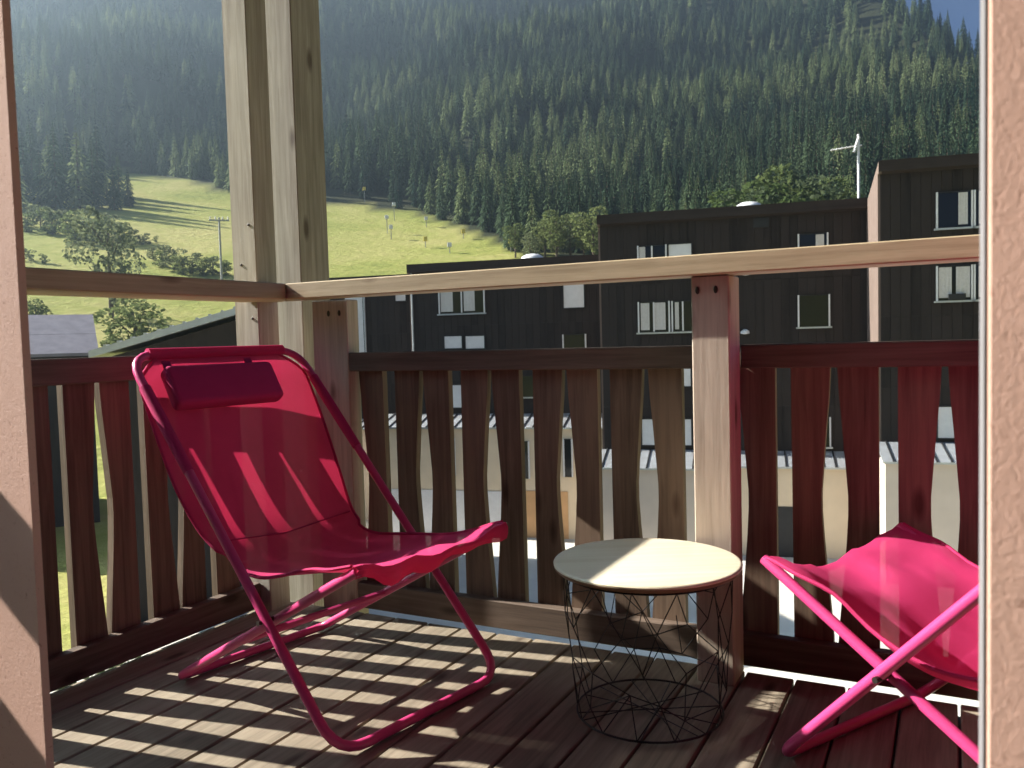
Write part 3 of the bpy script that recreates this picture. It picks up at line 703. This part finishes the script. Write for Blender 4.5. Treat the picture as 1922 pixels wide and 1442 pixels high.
SPR = [proto('spruce', conifer(10 + k, 28, 11, wd_), M['needle']) for k, wd_ in enumerate((0.15, 0.18, 0.135, 0.165))]
LIT = [proto('sun_toned_conifer', conifer(30 + k, 24, 10, wd_), M['needle_lit']) for k, wd_ in enumerate((0.17, 0.2))]
BRO = [proto('broadleaf', broadleaf(50 + k, 1500, wx, z0, 0.024, lb), mt_) for k, (wx, z0, lb, mt_) in enumerate(((0.34, .16, 9, M['leaf']), (0.4, .08, 8, M['leaf2']), (0.3, .2, 11, M['leaf'])))]
BUS = [proto('bush', broadleaf(70 + k, 700, 0.62, -0.12, 0.05, 7), mt_) for k, mt_ in enumerate((M['leaf'], M['leaf2']))]

def tree(name, pr, loc, hgt, rz, label, cat, group=None, wid=1.0):
    e = empty(name, loc, rz, label, cat, group); e.scale = (hgt * wid, hgt * wid, hgt); e.empty_display_size = 0.02
    link('crown', pr[0], e); link('trunk', pr[1], e); return e
CI = cam.matrix_world.inverted(); FPX = 1590.0
def pix(p):
    q = CI @ Vector(p); return (961 + FPX * q.x / -q.z, 721 - FPX * q.y / -q.z) if q.z < -1 else (-9999, -9999)
ROOF = [(-500, 700), (190, 660), (440, 595), (770, 595), (771, 495), (1124, 480), (1125, 400), (1630, 375), (1640, 305), (1838, 290), (3000, 280)]
rg = random.Random(21); cand = []
r = 128.0
while r < 697:
    dr = 4.3 if r < 300 else 5.0 if r < 480 else 5.7
    da = math.degrees(dr / r); az = -80.0
    while az < 26:
        rr_ = r + rg.uniform(-.5, .5) * dr; aa = az + rg.uniform(-.5, .5) * da; az += da
        if not in_wood(rr_ + rg.uniform(-5, 5), aa): continue
        azc = max(-89, min(59, aa))
        if rr_ > ridge_s(azc) + 25: continue
        p = polar(aa, rr_)
        if rg.random() < 0.06 + 0.75 * sm(0.12, 0.5, noise.noise(Vector((rr_ / 26, aa * rr_ / 2400, 7.7)))): continue
        lv = noise.noise(Vector((rr_ / 55, aa * rr_ / 4200, 4.0))) + 0.5 * noise.noise(Vector((p.x / 22, p.y / 22, 1.0))) + 0.42 * math.exp(-((rr_ - 345 - 18 * math.sin(aa * 0.5)) / 38) ** 2) + 0.3 * math.exp(-((rr_ - 590) / 45) ** 2) - 0.08  # patches and belts of sun-toned trees imitate sunlit bands on the slope
        big = rg.uniform(0.58, 1.2) * (1.0 + 0.25 * noise.noise(Vector((p.x / 40, p.y / 40, 9.0))))
        kind = 1 if rg.random() < 0.05 + 0.85 * sm(-0.02, 0.32, lv) else 0
        if -50.6 < aa < -44.5 and rr_ < 292: kind = 1  # clump by the notch gets the sunlit needle tone
        cand.append((p, (16.5 if not kind else 15.0) * big * (0.8 + 0.2 * sm(150, 240, rr_)), rg.uniform(0, 6.28), kind, rr_, aa))
    r += dr
vis = []
for i, (p, h_, rz, kind, rr_, aa) in enumerate(cand):
    u, v = pix(p + Vector((0, 0, h_ * 0.6))); u2, v2 = pix(p + Vector((0, 0, h_)))
    if 20 < u < 1835 and v < interp(u, ROOF) and v2 > -20 and not (412 < u < 610): vis.append((rr_ / h_, i))
vis.sort(); near = set(i for _, i in vis[:290])
ZONES = [(-53, 'above the far left copse'), (-45, 'beside the grassy notch'), (-38, 'above the meadow, near the corner posts'), (-31, 'above the marker posts'),
         (-26, 'by the meadow tip'), (-21, 'above the lowest dark block'), (-16, 'behind the middle block near its end'), (-11, 'behind the middle block by its skylight'), (-6, 'behind the roof antenna'), (99, 'behind the tall right block')]
pts_ = []; at_s = []; at_r = []; at_k = []
for i, (p, h_, rz, kind, rr_, aa) in enumerate(cand):
    if i in near:
        ki = rg.randrange(2) if kind else rg.randrange(4); pr = (LIT if kind else SPR)[ki]
        off = rr_ - interp(aa, BND)
        zone = next(t for a_, t in ZONES if aa < a_)
        lb = ' '.join((('tall', 'mid-height', 'short')[0 if h_ > 15 else 1 if h_ > 11.5 else 2], (('slim', 'broad') if kind else ('tapering', 'broad', 'slim', 'dense'))[ki],
                       'pale green larch' if kind else 'dark spruce', ('in the front row', 'in the second rank', 'deeper in the wood')[0 if off < 14 else 1 if off < 34 else 2], zone))
        tree('sun_toned_tree' if kind else 'spruce_tree', pr, p - Vector((0, 0, .3)), h_, rz, lb, 'tree', 'conifers along the lower edge of the mountain wood')
    else:
        pts_.append(p - Vector((0, 0, .3))); at_s.append(h_); at_r.append(rz); at_k.append(rg.randrange(4) if not kind else 4 + rg.randrange(2))
pc = bpy.data.collections.new('tree_kinds')
for k, pr in enumerate(SPR + LIT):
    o = bpy.data.objects.new('kind_%d' % k, pr[2]); pc.objects.link(o)
me = bpy.data.meshes.new('forest'); me.from_pydata([tuple(q) for q in pts_], [], [])
me.attributes.new('sc', 'FLOAT', 'POINT').data.foreach_set('value', at_s)
me.attributes.new('rz', 'FLOAT', 'POINT').data.foreach_set('value', at_r)
me.attributes.new('kd', 'INT', 'POINT').data.foreach_set('value', at_k)
fo = link('forest', me); tag(fo, 'dense dark conifer forest covering the mountainside', 'forest', kind='stuff')
ng = bpy.data.node_groups.new('forest_scatter', 'GeometryNodeTree')
ng.interface.new_socket('Geometry', in_out='INPUT', socket_type='NodeSocketGeometry'); ng.interface.new_socket('Geometry', in_out='OUTPUT', socket_type='NodeSocketGeometry')
N_ = ng.nodes; gi = N_.new('NodeGroupInput'); go = N_.new('NodeGroupOutput'); ip = N_.new('GeometryNodeInstanceOnPoints')
ci = N_.new('GeometryNodeCollectionInfo'); ci.inputs['Collection'].default_value = pc; ci.inputs['Separate Children'].default_value = True; ci.inputs['Reset Children'].default_value = True
def attr(nm, ty):
    q = N_.new('GeometryNodeInputNamedAttribute'); q.data_type = ty; q.inputs['Name'].default_value = nm; return q
a1, a2, a3 = attr('sc', 'FLOAT'), attr('rz', 'FLOAT'), attr('kd', 'INT'); cx_ = N_.new('ShaderNodeCombineXYZ')
L_ = ng.links
L_.new(gi.outputs[0], ip.inputs['Points']); L_.new(ci.outputs[0], ip.inputs['Instance']); ip.inputs['Pick Instance'].default_value = True
L_.new(a3.outputs['Attribute'], ip.inputs['Instance Index']); L_.new(a1.outputs['Attribute'], ip.inputs['Scale'])
L_.new(a2.outputs['Attribute'], cx_.inputs['Z']); L_.new(cx_.outputs[0], ip.inputs['Rotation']); L_.new(ip.outputs[0], go.inputs[0])
fo.modifiers.new('scatter', 'NODES').node_group = ng

# copse on the left of the meadow
k = 0
for az, r_ in [(-58.5, 222), (-57.8, 240), (-57.2, 218), (-56.8, 232), (-56.4, 250), (-56.0, 222), (-55.5, 240), (-55.2, 219), (-54.7, 230), (-54.5, 246), (-54.0, 220), (-53.6, 236),
               (-53.2, 222), (-52.9, 248), (-52.5, 228), (-52.1, 219), (-51.8, 236), (-51.3, 226), (-59.2, 235), (-60.0, 225)]:
    kind = k % 4 == 2; h_ = (17 + 3.0 * math.sin(k * 2.1)) * (1.0 if az < -52.6 else 0.66)
    tree('sun_toned_tree' if kind else 'spruce_tree', (LIT[k % 2] if kind else SPR[k % 4]), polar(az, r_) - Vector((0, 0, .3)), h_, k * 1.3,
         ('tall ' if h_ > 18 else 'short ' if h_ < 13 else 'mid-height ') + ('sun-toned pale conifer' if kind else ('tapering', 'broad', 'slim', 'dense')[k % 4] + ' dark spruce') + ' in the copse standing in the meadow at left', 'tree', 'copse in the left meadow', 1.15); k += 1
# hedgerow and meadow shrubs
for k, (az, r_, h_) in enumerate([(-56.9, 184, 5), (-56.1, 190, 6.5), (-55.5, 181, 7), (-54.8, 183, 6), (-54.3, 170, 7.5), (-53.7, 174, 5.5), (-53.1, 171, 6.5), (-52.5, 177, 7), (-51.9, 170, 5), (-51.2, 172, 4.0), (-57.6, 192, 6), (-50.6, 169, 3), (-49.9, 173, 1.6)]):
    tree('shrub', BUS[k % 2], polar(az, r_), h_ * 0.78, k, ('large' if h_ > 6.2 else 'middling' if h_ > 4.5 else 'small') + (' green' if k % 2 == 0 else ' grey green') + ' shrub in the hedgerow crossing the left meadow', 'shrub', 'hedgerow shrubs in the left meadow')
for k, (az, r_, h_) in enumerate([(-50.1, 152, 2.4), (-49.6, 145, 3.2), (-48.9, 143, 4.2), (-48.4, 139, 3.2), (-47.8, 140, 3.4), (-47.2, 138, 3.0), (-46.6, 139, 3.2), (-45.9, 138, 2.6), (-56.8, 150, 2.2), (-56.0, 148, 1.6)]):
    tree('shrub', BUS[(k + 1) % 2], polar(az, r_), h_, k, ('low green shrub' if k % 2 else 'low grey green shrub') + (' on the meadow near the utility pole' if k < 8 else ' on the meadow by the left stucco wall'), 'shrub', 'low shrubs on the meadow')
tree('broadleaf_tree', BRO[1], polar(-52.6, 112) - Vector((0, 0, .3)), 14.0, 0.4, 'tall pale green broadleaf tree crossed by the side handrail', 'tree', None, 0.8)
tree('broadleaf_tree', BRO[0], polar(-51.3, 84) - Vector((0, 0, .3)), 8.2, 2.0, 'round dark green tree below the side handrail, above the roofs', 'tree', None, 1.25)
tree('broadleaf_tree', BRO[2], polar(-56.6, 100) - Vector((0, 0, .3)), 5.2, 1.0, 'small bushy tree beside the left stucco wall edge', 'tree', None, 1.2)
# pale broadleaf trees behind the blocks
for k, (az, r_, h_) in enumerate([(-27.0, 150, 6.5), (-26.0, 146, 5.0), (-25.0, 147, 7.5), (-24.2, 143, 9.5), (-23.3, 146, 8.5), (-22.4, 143, 7.0), (-21.8, 138, 10.5)]):
    tree('broadleaf_tree', BRO[k % 3], polar(az, r_), h_, k, ('tall ' if h_ > 9 else 'low ' if h_ < 6.8 else '') + ('round ', 'greyish ', 'loose ')[k % 3] + 'pale green tree at the meadow tip above the lowest block', 'tree', 'pale trees at the meadow tip')
for k, (az, r_, h_) in enumerate([(-11.8, 120, 15.5), (-11.0, 116, 14), (-10.2, 122, 17.0), (-9.5, 116, 15.0), (-8.8, 120, 16.0), (-8.0, 118, 14.0), (-7.2, 121, 15.0), (-12.6, 122, 12.5)]):
    tree('broadleaf_tree', BRO[k % 3], polar(az, r_), h_, k, ('tall ' if h_ > 15.2 else 'low ' if h_ < 14.2 else '') + ('round', 'greyish', 'loose')[k % 3] + ' pale broadleaf tree above the middle block near the antenna', 'tree', 'pale trees behind the antenna')
# garden shrubs below the side railing
for k, (az, r_, h_) in enumerate([(-58, 16, 2.2), (-55, 17.5, 2.6), (-61, 15, 1.8), (-53, 19, 2.2), (-48, 15, 1.6), (-64, 13, 2.0)]):
    tree('shrub', BUS[k % 2], polar(az, r_), h_, k, 'leafy garden shrub seen through the side railing gaps', 'shrub', 'garden shrubs below the side railing', 0.9)

# ------------------------------------------------------------------ utility pole, snow-making posts
c = polar(-46.1, 123)
up = empty('utility_pole', c, R(46), 'grey utility pole with crossarm on the meadow beside the corner posts', 'pole')
MB().tube([(0, 0, -.3), (0, 0, 10.8)], [0.17, 0.12], 8).build('pole', M['grey_pole'], up, smooth=True)
MB().box(-1.3, 1.3, -.08, .08, 10.3, 10.5).build('crossarm', M['grey_pole'], up)
for x_ in (-1.15, -0.45, 0.45, 1.15): MB().lathe([(0.05, 0), (0.10, 0.1), (0.05, 0.22), (0.09, 0.3), (0.03, 0.4)], 8).build('insulator', M['white'], up, loc=(x_, 0, 10.5), smooth=True)
LAN = [(-36.9, 237, 3.6, 1), (-35.0, 207, 3.6, 0), (-35.25, 178, 2.2, 0), (-35.5, 186, 3.2, 0), (-32.9, 195, 1.6, 0), (-30.45, 176, 1.3, 1), (-31.4, 158, 1.2, 0), (-33.0, 166, 1.4, 1), (-27.3, 157, 1.6, 1)]
for k, (az, r_, h_, y_) in enumerate(LAN):
    e = empty('snow_post', polar(az, r_), R(-az), 'slim marker post with ' + ('yellow' if y_ else 'white') + ' head on the ski meadow', 'post', 'marker posts on the ski meadow')
    MB().tube([(0, 0, -.2), (0, 0, h_)], 0.09, 6).build('pole', M['grey_pole'], e)
    MB().bbox(-.4, .4, -.4, .4, h_ - .1, h_ + .75, 0.1).build('head', M['yellow' if y_ else 'white'], e)

# ------------------------------------------------------------------ haze
hm = bpy.data.materials.new('haze_air'); hm.use_nodes = True; hn = hm.node_tree.nodes; hl = hm.node_tree.links
hn.remove(hn['Principled BSDF']); pv = hn.new('ShaderNodeVolumePrincipled')
pv.inputs['Color'].default_value = (0.62, 0.82, 1.0, 1); pv.inputs['Density'].default_value = 0.0006; pv.inputs['Anisotropy'].default_value = 0.76
hl.new(pv.outputs[0], hn['Material Output'].inputs['Volume'])
hz = MB().box(-705, 705, -705, 705, -60, 330).build('haze', hm); tag(hz, 'thin pale air haze filling the valley', 'haze', kind='stuff')
